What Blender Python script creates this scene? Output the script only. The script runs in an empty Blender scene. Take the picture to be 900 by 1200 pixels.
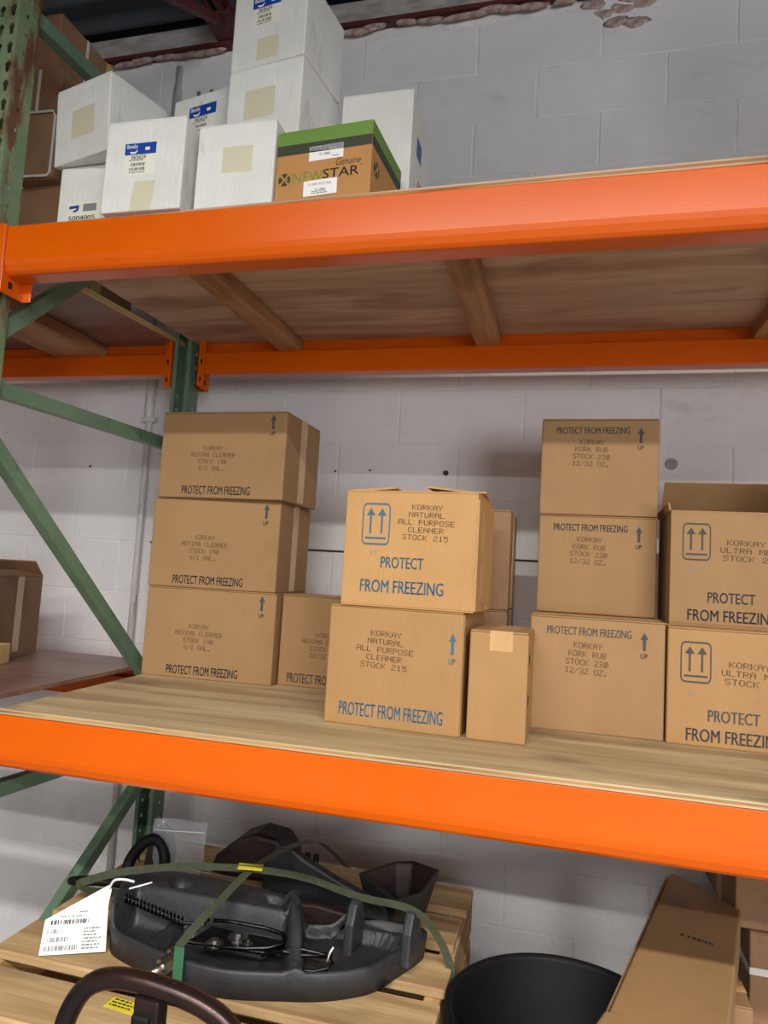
import bpy, bmesh, math, random
from mathutils import Matrix, Vector
random.seed(7)
sc = bpy.context.scene
COL = sc.collection
R = math.radians
# ------------------------------------------------------------------ camera
YAW, PITCH, ROLL, EYE = -0.258074, 0.090827, 0.057817, 1.6
_f = Vector((math.sin(YAW)*math.cos(PITCH), math.cos(YAW)*math.cos(PITCH), math.sin(PITCH)))
_r = Vector((math.cos(YAW), -math.sin(YAW), 0)); _u = _r.cross(_f)
_r2 = math.cos(ROLL)*_r + math.sin(ROLL)*_u; _u2 = -math.sin(ROLL)*_r + math.cos(ROLL)*_u
cd = bpy.data.cameras.new('camera'); cam = bpy.data.objects.new('camera', cd); COL.objects.link(cam)
cam.matrix_world = Matrix(((_r2.x,_u2.x,-_f.x,0),(_r2.y,_u2.y,-_f.y,0),(_r2.z,_u2.z,-_f.z,EYE),(0,0,0,1)))
cd.sensor_fit = 'VERTICAL'; cd.sensor_height = 36; cd.lens = 832/1200*36; cd.clip_start = .05
sc.camera = cam
# ------------------------------------------------------------------ light and exposure
sc.view_settings.view_transform = 'Standard'; sc.view_settings.look = 'None'
sc.view_settings.gamma = 1; sc.view_settings.use_curve_mapping = False
sc.view_settings.exposure = 0.45
w = bpy.data.worlds.new('world'); sc.world = w; w.use_nodes = True
bg = w.node_tree.nodes['Background']; bg.inputs[0].default_value = (.93,.95,1,1); bg.inputs[1].default_value = .20
def strip(name, loc, sx, sy, power, col=(1,.97,.92), rot=(0,0,0), spread=R(163)):
    l = bpy.data.lights.new(name, 'AREA'); l.shape = 'RECTANGLE'; l.size = sx; l.size_y = sy
    l.energy = power; l.color = col; l.spread = spread
    o = bpy.data.objects.new(name, l); COL.objects.link(o); o.location = loc; o.rotation_euler = rot
    return o
strip('fluorescent_row', (.6,-1.75,3.65), 4.8, .16, 250)
strip('fluorescent_row', (.9,-3.75,3.65), 7.0, .16, 300)
strip('fluorescent_row', (1.5,-7.0,3.65), 9.0, .2, 260)
strip('bay_door_daylight', (5.5,-7.5,1.35), 3.8, 2.4, 250, (.95,.97,1), (R(90),0,R(29)), R(180))
# ------------------------------------------------------------------ materials
def lin(c):
    return tuple(((v/255)/12.92 if v/255 <= .04045 else ((v/255+.055)/1.055)**2.4) for v in c) + (1,)
class NT:
    def __init__(s, name):
        s.m = bpy.data.materials.new(name); s.m.use_nodes = True; s.t = s.m.node_tree
        s.b = s.t.nodes['Principled BSDF']
    def n(s, k, **kw):
        x = s.t.nodes.new(k)
        for a, v in kw.items():
            if a in x.inputs.keys(): x.inputs[a].default_value = v
            else: setattr(x, a, v)
        return x
    def l(s, a, b): s.t.links.new(a, b)
def coords(t, mode, scale):
    if mode == 'world':
        src = t.n('ShaderNodeNewGeometry').outputs['Position']
    else:
        src = t.n('ShaderNodeTexCoord').outputs['Object']
    mp = t.n('ShaderNodeMapping'); mp.inputs['Scale'].default_value = scale; t.l(src, mp.inputs[0])
    return mp.outputs[0]
def mat(name, c1, c2=None, scale=(8,8,8), nscale=1.0, detail=5, lo=.35, hi=.65, rough=.7, metal=0, bump=.0,
        bscale=None, mode='object', c3=None, s3=(3,3,3), lo3=.55, hi3=.7, rand=0.0, coat=0, spec=None):
    t = NT(name); t.b.inputs['Roughness'].default_value = rough; t.b.inputs['Metallic'].default_value = metal
    if coat: t.b.inputs['Coat Weight'].default_value = coat; t.b.inputs['Coat Roughness'].default_value = .12
    if spec is not None: t.b.inputs['Specular IOR Level'].default_value = spec
    if c2 is None: c2 = c1
    v = coords(t, mode, scale)
    no = t.n('ShaderNodeTexNoise', Scale=nscale, Detail=detail, Roughness=.6); t.l(v, no.inputs['Vector'])
    mr = t.n('ShaderNodeMapRange'); mr.inputs[1].default_value = lo; mr.inputs[2].default_value = hi; t.l(no.outputs[0], mr.inputs[0])
    mx = t.n('ShaderNodeMix', data_type='RGBA'); mx.inputs[6].default_value = lin(c1); mx.inputs[7].default_value = lin(c2)
    t.l(mr.outputs[0], mx.inputs[0]); out = mx.outputs[2]
    if c3:
        v3 = coords(t, mode, s3)
        n3 = t.n('ShaderNodeTexNoise', Scale=1.0, Detail=6, Roughness=.65); t.l(v3, n3.inputs['Vector'])
        m3 = t.n('ShaderNodeMapRange'); m3.inputs[1].default_value = lo3; m3.inputs[2].default_value = hi3; t.l(n3.outputs[0], m3.inputs[0])
        x3 = t.n('ShaderNodeMix', data_type='RGBA'); x3.inputs[7].default_value = lin(c3)
        t.l(m3.outputs[0], x3.inputs[0]); t.l(out, x3.inputs[6]); out = x3.outputs[2]
    if rand:
        oi = t.n('ShaderNodeObjectInfo'); mm = t.n('ShaderNodeMapRange'); mm.inputs[3].default_value = 1-rand; mm.inputs[4].default_value = 1+rand
        t.l(oi.outputs['Random'], mm.inputs[0])
        hs = t.n('ShaderNodeHueSaturation'); t.l(mm.outputs[0], hs.inputs['Value']); t.l(out, hs.inputs['Color']); out = hs.outputs[0]
    t.l(out, t.b.inputs['Base Color'])
    if bump:
        vb = coords(t, mode, bscale or scale)
        nb = t.n('ShaderNodeTexNoise', Scale=1.0, Detail=6, Roughness=.6); t.l(vb, nb.inputs['Vector'])
        bp = t.n('ShaderNodeBump', Strength=bump, Distance=.01); t.l(nb.outputs[0], bp.inputs['Height']); t.l(bp.outputs[0], t.b.inputs['Normal'])
    return t.m
def wood(name, ca, cb, cc, axis='x', rough=.75, k=1.0, bump=.25):
    """grain stretched along one axis, with broad figure and dark knots/stains"""
    t = NT(name); t.b.inputs['Roughness'].default_value = rough
    s1 = {'x':(1.6*k,17*k,17*k),'y':(17*k,1.6*k,17*k)}[axis]; s2 = {'x':(5*k,90*k,90*k),'y':(90*k,5*k,90*k)}[axis]
    v1 = coords(t,'object',s1); v2 = coords(t,'object',s2); v3 = coords(t,'object',{'x':(2.2,6,6),'y':(6,2.2,6)}[axis])
    n1 = t.n('ShaderNodeTexNoise', Scale=1.0, Detail=4, Distortion=.9); t.l(v1,n1.inputs['Vector'])
    n2 = t.n('ShaderNodeTexNoise', Scale=1.0, Detail=3); t.l(v2,n2.inputs['Vector'])
    n3 = t.n('ShaderNodeTexNoise', Scale=1.0, Detail=5); t.l(v3,n3.inputs['Vector'])
    r1 = t.n('ShaderNodeMapRange'); r1.inputs[1].default_value=.38; r1.inputs[2].default_value=.64; t.l(n1.outputs[0],r1.inputs[0])
    m1 = t.n('ShaderNodeMix', data_type='RGBA'); m1.inputs[6].default_value=lin(ca); m1.inputs[7].default_value=lin(cb); t.l(r1.outputs[0],m1.inputs[0])
    r2 = t.n('ShaderNodeMapRange'); r2.inputs[1].default_value=.45; r2.inputs[2].default_value=.8; r2.inputs[4].default_value=.55; t.l(n2.outputs[0],r2.inputs[0])
    m2 = t.n('ShaderNodeMix', data_type='RGBA'); m2.inputs[7].default_value=lin(cb); t.l(m1.outputs[2],m2.inputs[6]); t.l(r2.outputs[0],m2.inputs[0])
    r3 = t.n('ShaderNodeMapRange'); r3.inputs[1].default_value=.55; r3.inputs[2].default_value=.70; r3.inputs[4].default_value=.8; t.l(n3.outputs[0],r3.inputs[0])
    m3 = t.n('ShaderNodeMix', data_type='RGBA'); m3.inputs[7].default_value=lin(cc); t.l(m2.outputs[2],m3.inputs[6]); t.l(r3.outputs[0],m3.inputs[0])
    t.l(m3.outputs[2],t.b.inputs['Base Color'])
    bp = t.n('ShaderNodeBump', Strength=bump, Distance=.003); t.l(n2.outputs[0],bp.inputs['Height']); t.l(bp.outputs[0],t.b.inputs['Normal'])
    return t.m
M = {}
M['block'] = mat('painted_block', (238,236,236), (228,226,227), scale=(3,3,3), rough=.55, bump=.3, bscale=(45,45,45), mode='world', c3=(188,185,183), s3=(2.2,2.2,5), lo3=.6, hi3=.82, rand=.02)
M['mortar'] = mat('painted_mortar', (240,238,238), (222,220,220), scale=(9,9,9), rough=.7, bump=.4, bscale=(60,60,60), mode='world')
M['hole'] = mat('anchor_hole_dark', (70,58,50), rough=.9)
M['orange'] = mat('orange_paint', (214,92,0), (207,86,0), scale=(2,6,6), rough=.28, c3=(180,66,4), s3=(3,30,30), lo3=.66, hi3=.76, coat=.3, spec=.3, bump=.02, bscale=(6,30,30))
M['green'] = mat('green_paint', (108,134,110), (95,122,98), scale=(6,6,6), rough=.4, c3=(58,72,54), s3=(12,12,5), lo3=.6, hi3=.72)
M['green_rust'] = mat('rusty_green_paint', (128,142,108), (104,126,92), scale=(8,8,8), rough=.55, c3=(104,62,36), s3=(16,16,4), lo3=.5, hi3=.6, bump=.2, bscale=(60,60,60))
M['slot'] = mat('slot_dark', (24,22,20), rough=.9)
M['ply_tan'] = wood('plywood_tan', (198,176,136), (160,134,96), (112,90,66), 'x', k=.62, bump=.4)
M['ply_brown'] = wood('plywood_brown', (204,172,144), (172,136,108), (142,98,76), 'x', k=.8)
M['ply_red'] = wood('plywood_redbrown', (146,110,98), (126,92,82), (112,64,58), 'x', rough=.4, k=.8)
M['ply_edge'] = wood('plywood_edge', (184,142,92), (134,94,58), (112,104,100), 'x', k=2)
M['pale_edge'] = wood('pale_edge', (236,206,150), (214,180,120), (190,150,98), 'y')
M['joist'] = wood('softwood_joist', (190,142,98), (156,106,68), (112,74,50), 'y')
M['pallet'] = wood('pallet_wood', (198,168,122), (164,130,88), (124,98,70), 'x')
M['palletd'] = wood('pallet_stringer', (206,168,116), (176,136,90), (140,108,74), 'y')
M['kraft'] = mat('kraft_cardboard', (160,124,82), (152,117,77), scale=(5,5,5), rough=.75, bump=.12, bscale=(170,20,8), c3=(142,107,69), s3=(7,7,3), lo3=.62, hi3=.8, rand=.03)
M['kraft_warm'] = mat('kraft_warm', (190,146,92), (181,137,85), scale=(5,5,5), rough=.72, bump=.14, bscale=(150,20,6), c3=(164,121,75), s3=(9,9,4), lo3=.62, hi3=.78, rand=.03)
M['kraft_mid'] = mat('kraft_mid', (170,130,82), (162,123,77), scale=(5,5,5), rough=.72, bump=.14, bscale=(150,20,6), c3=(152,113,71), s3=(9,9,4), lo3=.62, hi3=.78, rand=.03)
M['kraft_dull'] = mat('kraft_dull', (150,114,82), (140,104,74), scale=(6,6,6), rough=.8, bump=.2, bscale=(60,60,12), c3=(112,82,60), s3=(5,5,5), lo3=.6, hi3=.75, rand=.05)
M['white_card'] = mat('white_cardboard', (226,226,222), (214,214,208), scale=(6,6,6), rough=.6, bump=.18, bscale=(120,120,8), c3=(184,182,172), s3=(14,14,5), lo3=.62, hi3=.8)
M['tape'] = mat('clear_tape', (205,166,118), (196,156,108), scale=(30,30,4), rough=.22, bump=.06, bscale=(40,40,40))
M['tape_old'] = mat('yellowed_tape', (212,207,180), (202,197,168), scale=(40,40,40), rough=.45)
M['ink'] = mat('navy_ink', (62,63,66), (80,79,78), scale=(300,300,300), rough=.85)
M['ink_blue'] = mat('blue_ink', (62,98,122), (76,108,128), scale=(200,200,200), rough=.85)
M['ink_brown'] = mat('dot_ink', (74,54,40), (96,72,50), scale=(90,90,90), rough=.9)
M['label'] = mat('label_paper', (236,236,234), rough=.5)
M['label_cream'] = mat('label_cream', (232,228,214), rough=.5)
M['label_blue'] = mat('label_blue', (20,72,160), (16,62,150), scale=(80,80,80), rough=.4)
M['black_ink'] = mat('black_print', (42,42,44), rough=.7)
M['grey_ink'] = mat('grey_print', (128,128,130), rough=.7)
M['red_ink'] = mat('red_print', (214,130,104), rough=.7)
M['ns_green'] = mat('print_green', (104,142,58), (96,132,52), scale=(20,20,20), rough=.6)
M['ns_dark'] = mat('print_dark_green', (48,54,38), (56,60,42), scale=(20,20,20), rough=.6)
M['ns_kraft'] = mat('kraft_orange', (186,134,78), (178,126,70), scale=(8,8,8), rough=.7, bump=.1, bscale=(20,20,120))
M['cast'] = mat('black_casting', (36,37,40), (46,47,50), scale=(30,30,30), rough=.5, bump=.12, bscale=(220,220,220), c3=(74,70,64), s3=(9,9,9), lo3=.6, hi3=.78)
M['cast_brown'] = mat('primer_brown', (44,26,22), (34,20,18), scale=(20,20,20), rough=.6, bump=.2, bscale=(90,90,90))
M['steel'] = mat('zinc_steel', (190,190,188), (150,150,150), scale=(60,60,60), rough=.28, metal=1)
M['dark_steel'] = mat('dark_steel', (70,70,72), (48,48,50), scale=(60,60,60), rough=.35, metal=1)
M['rubber'] = mat('black_plastic', (11,11,12), (15,15,16), scale=(40,40,40), rough=.6, spec=.25)
M['tube'] = mat('worn_black_tube', (44,38,38), (64,44,38), scale=(14,14,40), rough=.28, metal=.7, c3=(120,118,116), s3=(30,30,30), lo3=.68, hi3=.75)
M['strap'] = mat('green_strap', (76,82,64), (64,70,54), scale=(60,60,60), rough=.5, bump=.1, bscale=(200,200,200))
M['strap_gloss'] = mat('green_strap_clean', (56,108,78), (48,96,68), scale=(60,60,60), rough=.3)
M['white_strap'] = mat('white_strapping', (216,212,208), rough=.4)
M['yellow'] = mat('yellow_label', (232,216,50), (222,206,40), scale=(60,60,60), rough=.5)
M['white_plastic'] = mat('white_plastic', (232,232,232), rough=.4)
M['conduit'] = mat('painted_conduit', (222,220,216), (196,190,184), scale=(20,20,6), rough=.45, c3=(150,140,130), s3=(30,30,6), lo3=.62, hi3=.72)
M['roof'] = mat('dark_roof_deck', (48,54,60), (58,64,70), scale=(5,5,5), rough=.6)
M['red_steel'] = mat('red_primer_steel', (96,42,40), (78,34,34), scale=(12,12,12), rough=.6)
M['foam'] = mat('sealant_foam', (206,200,196), (150,110,98), scale=(30,30,30), rough=.7, bump=.4, bscale=(90,90,90))
M['plaster'] = mat('top_plaster', (176,172,168), (140,134,130), scale=(10,30,30), rough=.8, bump=.4, bscale=(40,60,60))
M['floor'] = mat('concrete_floor', (112,108,104), (92,89,86), scale=(3,3,3), rough=.6, bump=.1, bscale=(40,40,40), mode='world')
def bagmat():
    t = NT('clear_bag'); b = t.b
    b.inputs['Base Color'].default_value = (.55,.57,.60,1); b.inputs['Roughness'].default_value = .10
    b.inputs['Alpha'].default_value = .26; b.inputs['Specular IOR Level'].default_value = 1.0
    v = coords(t,'object',(30,30,30)); n = t.n('ShaderNodeTexNoise', Scale=1.0, Detail=3); t.l(v,n.inputs['Vector'])
    bp = t.n('ShaderNodeBump', Strength=.6, Distance=.01); t.l(n.outputs[0],bp.inputs['Height']); t.l(bp.outputs[0],b.inputs['Normal'])
    return t.m
M['bag'] = bagmat()
# ------------------------------------------------------------------ mesh helpers
class MB:
    def __init__(s): s.v = []; s.f = []
    def add(s, vs, fs):
        k = len(s.v); s.v += [tuple(v) for v in vs]; s.f += [tuple(i+k for i in f) for f in fs]; return s
    def box(s, a, b, m=None):
        (x0,y0,z0),(x1,y1,z1) = a, b
        vs = [Vector(p) for p in ((x0,y0,z0),(x1,y0,z0),(x1,y1,z0),(x0,y1,z0),(x0,y0,z1),(x1,y0,z1),(x1,y1,z1),(x0,y1,z1))]
        if m: vs = [m @ v for v in vs]
        return s.add(vs, ((0,3,2,1),(4,5,6,7),(0,1,5,4),(1,2,6,5),(2,3,7,6),(3,0,4,7)))
    def prism(s, poly, a0, a1, fn):
        """poly: 2D outline; fn(p, t) -> 3D point at extrusion value t"""
        n = len(poly)
        vs = [fn(p, a0) for p in poly] + [fn(p, a1) for p in poly]
        fs = [tuple(range(n))[::-1], tuple(range(n, 2*n))] + [(i, (i+1)%n, n+(i+1)%n, n+i) for i in range(n)]
        return s.add(vs, fs)
    def bar(s, p, q, wd, th, up=(0,0,1)):
        p, q = Vector(p), Vector(q); d = (q-p).normalized(); u = Vector(up); sd = d.cross(u).normalized(); u = sd.cross(d)
        vs = []
        for c in (p, q):
            for a, b in ((-1,-1),(1,-1),(1,1),(-1,1)): vs.append(c + sd*(a*wd/2) + u*(b*th/2))
        return s.add(vs, ((0,1,2,3),(7,6,5,4),(0,4,5,1),(1,5,6,2),(2,6,7,3),(3,7,4,0)))
    def tube(s, pts, r, n=10, closed=False):
        pts = [Vector(p) for p in pts]; N = len(pts); rings = []
        prev = None
        for i, p in enumerate(pts):
            a = pts[(i-1) % N] if (closed or i > 0) else p; b = pts[(i+1) % N] if (closed or i < N-1) else p
            d = (b-a).normalized()
            if prev is None:
                u = d.orthogonal().normalized()
            else:
                u = (prev - d*prev.dot(d)).normalized()
            prev = u; w_ = d.cross(u)
            rr = r[i] if isinstance(r, (list, tuple)) else r
            rings.append([p + (u*math.cos(2*math.pi*k/n) + w_*math.sin(2*math.pi*k/n))*rr for k in range(n)])
        vs = [v for g in rings for v in g]; fs = []
        for i in range(N if closed else N-1):
            j = (i+1) % N
            for k in range(n): fs.append((i*n+k, i*n+(k+1)%n, j*n+(k+1)%n, j*n+k))
        if not closed: fs += [tuple(range(n))[::-1], tuple(range((N-1)*n, N*n))]
        return s.add(vs, fs)
    def lathe(s, prof, c=(0,0,0), n=32, axis='z'):
        vs = []; c = Vector(c)
        for r, z in prof:
            for k in range(n):
                a = 2*math.pi*k/n; p = (r*math.cos(a), r*math.sin(a), z)
                if axis == 'y': p = (p[0], p[2], p[1])
                vs.append(c + Vector(p))
        fs = []
        for i in range(len(prof)-1):
            for k in range(n): fs.append((i*n+k, i*n+(k+1)%n, (i+1)*n+(k+1)%n, (i+1)*n+k))
        return s.add(vs, fs)
    def mesh(s, name, m, smooth=False):
        me = bpy.data.meshes.new(name); me.from_pydata(s.v, [], s.f); me.validate(); me.update()
        bm = bmesh.new(); bm.from_mesh(me); bmesh.ops.recalc_face_normals(bm, faces=bm.faces); bm.to_mesh(me); bm.free()
        if m: me.materials.append(M[m] if isinstance(m, str) else m)
        if smooth: me.polygons.foreach_set('use_smooth', [True]*len(me.polygons))
        return me
    def build(s, name, m, parent=None, smooth=False, bevel=0, seg=2):
        return link(name, s.mesh(name, m, smooth), parent, bevel, seg)
def link(name, me, parent=None, bevel=0, seg=2):
    o = bpy.data.objects.new(name, me); COL.objects.link(o)
    if parent is not None: o.parent = parent
    if bevel:
        b = o.modifiers.new('bevel', 'BEVEL'); b.width = bevel; b.segments = seg; b.limit_method = 'ANGLE'; b.angle_limit = R(40)
    return o
def tag(o, label, cat, group=None):
    o['label'] = label; o['category'] = cat
    if group: o['group'] = group
    return o
def thing(name, label, cat, loc=(0,0,0), rz=0, group=None, rot=None):
    o = bpy.data.objects.new(name, None); COL.objects.link(o); o.empty_display_size = .05
    o.location = loc; o.rotation_euler = rot if rot else (0,0,rz)
    return tag(o, label, cat, group)
def struct(o): o['kind'] = 'structure'; return o
# ------------------------------------------------------------------ printed lettering
_tc = {}
def text_mesh(s, matname, bold=0.0, shear=0.0, spacing=1.0):
    key = (s, matname, bold, shear, spacing)
    if key in _tc: return _tc[key]
    cu = bpy.data.curves.new('lettering', 'FONT'); cu.body = s; cu.shear = shear; cu.space_character = spacing; cu.resolution_u = 3
    o = bpy.data.objects.new('lettering', cu); COL.objects.link(o)
    dg = bpy.context.evaluated_depsgraph_get(); me = bpy.data.meshes.new_from_object(o.evaluated_get(dg))
    bpy.data.objects.remove(o); bpy.data.curves.remove(cu)
    if bold > 0:
        V0 = [v.co.copy() for v in me.vertices]; F0 = [tuple(p.vertices) for p in me.polygons]; n0 = len(V0)
        me = bpy.data.meshes.new('lettering'); me.from_pydata([tuple(v) for v in V0]+[(v.x+bold,v.y,v.z) for v in V0], [], F0+[tuple(i+n0 for i in f) for f in F0])
    xs = [v.co.x for v in me.vertices]; ys = [v.co.y for v in me.vertices]
    x0, x1, y0, y1 = min(xs), max(xs), min(ys), max(ys)
    for v in me.vertices: v.co = ((v.co.x-x0)/(x1-x0), 0, (v.co.y-y0)/(y1-y0))
    me.name = 'lettering'; me.materials.clear(); me.materials.append(M[matname]); _tc[key] = me
    return me
DOT = {'A':'01110 10001 10001 11111 10001 10001 10001','C':'01110 10001 10000 10000 10000 10001 01110','E':'11111 10000 10000 11110 10000 10000 11111',
'G':'01110 10001 10000 10111 10001 10001 01110','I':'01110 00100 00100 00100 00100 00100 01110','K':'10001 10010 10100 11000 10100 10010 10001',
'L':'10000 10000 10000 10000 10000 10000 11111','M':'10001 11011 10101 10101 10001 10001 10001','N':'10001 11001 10101 10011 10001 10001 10001',
'O':'01110 10001 10001 10001 10001 10001 01110','P':'11110 10001 10001 11110 10000 10000 10000','R':'11110 10001 10001 11110 10100 10010 10001',
'S':'01111 10000 10000 01110 00001 00001 11110','T':'11111 00100 00100 00100 00100 00100 00100','U':'10001 10001 10001 10001 10001 10001 01110',
'X':'10001 10001 01010 00100 01010 10001 10001','Y':'10001 10001 01010 00100 00100 00100 00100','Z':'11111 00001 00010 00100 01000 10000 11111',
'B':'11110 10001 10001 11110 10001 10001 11110','0':'01110 10011 10101 10101 10101 11001 01110','1':'00100 01100 00100 00100 00100 00100 01110',
'2':'01110 10001 00001 00110 01000 10000 11111','3':'11110 00001 00001 01110 00001 00001 11110','5':'11111 10000 11110 00001 00001 10001 01110',
'6':'00110 01000 10000 11110 10001 10001 01110','9':'01110 10001 10001 01111 00001 00010 01100','/':'00001 00001 00010 00100 01000 10000 10000','.':'00000 00000 00000 00000 00000 01100 01100'}
_dc = {}
def dot_mesh(lines, matname='ink_brown'):
    key = (tuple(lines), matname)
    if key in _dc: return _dc[key]
    mb = MB(); W = max(len(l) for l in lines)*6-1; H = len(lines)*10-3
    for li, l in enumerate(lines):
        x0 = (W - (len(l)*6-1))/2; top = H - li*10
        for ci, ch in enumerate(l):
            if ch == ' ' or ch not in DOT: continue
            for ri, row in enumerate(DOT[ch].split()):
                for k, b in enumerate(row):
                    if b == '1':
                        x = (x0+ci*6+k+.06*(random.random()-.5)); z = top-ri-1
                        mb.add([((x-.02)/W,0,(z+.12)/H),((x+1.0)/W,0,(z+.12)/H),((x+1.0)/W,0,(z+.92)/H),((x-.02)/W,0,(z+.92)/H)], [(0,1,2,3)])
    _dc[key] = mb.mesh('dot_lettering', matname); return _dc[key]
def flat_mesh(polys, matname, name='print'):
    mb = MB()
    for p in polys: mb.add([(x,0,z) for x, z in p], [tuple(range(len(p)))])
    return mb.mesh(name, matname)
def rect(x0, z0, x1, z1): return [(x0,z0),(x1,z0),(x1,z1),(x0,z1)]
def ring_polys(x0, z0, x1, z1, rad, th, n=6):
    def outline(x0,z0,x1,z1,r):
        pts = []
        for cx, cz, a0 in ((x1-r,z1-r,0),(x0+r,z1-r,90),(x0+r,z0+r,180),(x1-r,z0+r,270)):
            for k in range(n+1): a = R(a0+90*k/n); pts.append((cx+r*math.cos(a), cz+r*math.sin(a)))
        return pts
    o = outline(x0,z0,x1,z1,rad); i = outline(x0+th,z0+th,x1-th,z1-th,max(rad-th,.001)); N = len(o)
    return [[o[k],o[(k+1)%N],i[(k+1)%N],i[k]] for k in range(N)]
_mk = {}
def arrow_mesh(m):
    if ('a',m) not in _mk: _mk['a',m] = flat_mesh([[(0,.60),(1,.60),(.5,1)], rect(.3,0,.7,.61)], m, 'arrow_mark')
    return _mk['a',m]
def updown_mesh(m):   # rounded frame with two arrows over a bar; unit size
    if ('u',m) not in _mk:
        P = ring_polys(0,0,1,1,.16,.045)
        for c in (.3,.7): P += [[(c-.16,.70),(c+.16,.70),(c,.88)], rect(c-.035,.27,c+.035,.71)]
        P += [rect(.12,.14,.88,.19)]
        _mk['u',m] = flat_mesh(P, m, 'handling_symbol')
    return _mk['u',m]
def bars_mesh(n, m, seed=1):
    if ('b',n,m,seed) not in _mk:
        rn = random.Random(seed); P = []; x = 0
        ws = [rn.choice((1,1,2,3)) for _ in range(2*n)]; T = sum(ws)
        for i, q in enumerate(ws):
            if i % 2 == 0: P.append(rect(x/T,0,(x+q)/T,1))
            x += q
        _mk['b',n,m,seed] = flat_mesh(P, m, 'barcode')
    return _mk['b',n,m,seed]
def lines_mesh(k, m, seed=1):
    if ('l',k,m,seed) not in _mk:
        rn = random.Random(seed); P = []
        for i in range(k):
            x = 0; z1 = 1-i/k; z0 = z1-.5/k; end = rn.uniform(.6,1)
            while x < end-.03:
                q = rn.uniform(.06,.22); P.append(rect(x,z0,min(end,x+q),z1)); x += q+.04
        _mk['l',k,m,seed] = flat_mesh(P, m, 'small_print')
    return _mk['l',k,m,seed]
class Face:
    """places flat print on one face of a carton: u to the right, v up, metres from the lower left corner"""
    def __init__(s, root, w, d, h, side='front'):
        s.root = root; s.w, s.d, s.h, s.side = w, d, h, side; s.k = 0
    def put(s, me, u, v, su, sv, name='printed_lettering', rot=0, lift=.0006):
        o = link(name, me, s.root)
        if s.side == 'front': base = Matrix.Translation((-s.w/2, -s.d/2-lift, 0))
        else: base = Matrix.Translation((s.w/2+lift, -s.d/2, 0)) @ Matrix.Rotation(R(90),4,'Z')
        o.matrix_local = base @ Matrix.Translation((u,0,v)) @ Matrix.Rotation(-R(rot),4,'Y') @ Matrix.Diagonal((su,1,sv,1))
        return o
    def text(s, t, u, v, su, sv, m='ink', bold=.05, shear=0, rot=0, name='printed_lettering', lift=.0006): return s.put(text_mesh(t, m, bold, shear), u, v, su, sv, name, rot, lift)
    def dots(s, lines, u, v, su, sv, rot=0): return s.put(dot_mesh(lines), u, v, su, sv, 'dot_lettering', rot)
    def arrow(s, u, v, su, sv, m='ink'):
        s.put(arrow_mesh(m), u, v, su, sv, 'arrow_mark'); s.text('UP', u+.05*su, v-.45*sv, .9*su, .28*sv, m)
    def symbol(s, u, v, su, sv, m='ink_blue'): s.put(updown_mesh(m), u, v, su, sv, 'handling_symbol')
    def patch(s, m, u, v, su, sv, name='label', rot=0, lift=.0004):
        key = ('p', m, name)
        if key not in _mk: _mk[key] = flat_mesh([rect(0,0,1,1)], m, name)
        return s.put(_mk[key], u, v, su, sv, name, rot, lift)
# ------------------------------------------------------------------ cartons
def carton(name, label, X, Y, Z, yaw, w, d, h, m='kraft', group=None, cat='box', opened=None, tape=True, lean=(0,0), flaps=True, bev=.004):
    """X, Y: front left bottom corner; yaw in degrees"""
    a = R(yaw); cx = X + math.cos(a)*w/2 - math.sin(a)*d/2; cy = Y + math.sin(a)*w/2 + math.cos(a)*d/2
    t = thing(name, label, cat, (cx,cy,Z), group=group, rot=(R(lean[0]),R(lean[1]),a))
    if opened is None:
        MB().box((-w/2,-d/2,0),(w/2,d/2,h-(.004 if flaps else 0))).build('body', m, t, bevel=bev)
        if flaps:
            for s in (-1,1):
                y0, y1 = (-d/2+.001,-.0015) if s < 0 else (.0015,d/2-.001)
                MB().box((-w/2+.001,y0,h-.004),(w/2-.001,y1,h)).build('flap', m, t, bevel=.0012, seg=1)
    else:
        q = .004; mb = MB()
        mb.box((-w/2,-d/2,0),(w/2,d/2,q)); mb.box((-w/2,-d/2,q),(w/2,-d/2+q,h)); mb.box((-w/2,d/2-q,q),(w/2,d/2,h))
        mb.box((-w/2,-d/2+q,q),(-w/2+q,d/2-q,h)); mb.box((w/2-q,-d/2+q,q),(w/2,d/2-q,h))
        mb.build('body', m, t, bevel=.0012, seg=1)
        for side, ang, ln in opened:     # ang: 0 = folded flat inward, 90 = upright, 180 = flat outward
            fl = MB().box((-.5,0,0),(.5,1,.004)).build('flap', m, t)
            L = w if side in 'fb' else d
            rz = {'f':0,'b':180,'l':-90,'r':90}[side]
            org = {'f':(0,-d/2,h),'b':(0,d/2,h),'l':(-w/2,0,h),'r':(w/2,0,h)}[side]
            fl.matrix_local = Matrix.Translation(org) @ Matrix.Rotation(R(rz),4,'Z') @ Matrix.Rotation(R(ang),4,'X') @ Matrix.Diagonal((L*.985,ln,1,1))
    if tape and opened is None:
        MB().box((-w/2,-.025,h),(w/2,.025,h+.0005)).build('tape', 'tape', t)
        for s in (-1,1):
            MB().box((s*w/2,-.025,h*.02) if s > 0 else (-w/2-.0005,-.025,h*.02),(w/2+.0005,.025,h+.0004) if s > 0 else (-w/2,.025,h+.0004)).build('tape', 'tape', t)
    return t
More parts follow.
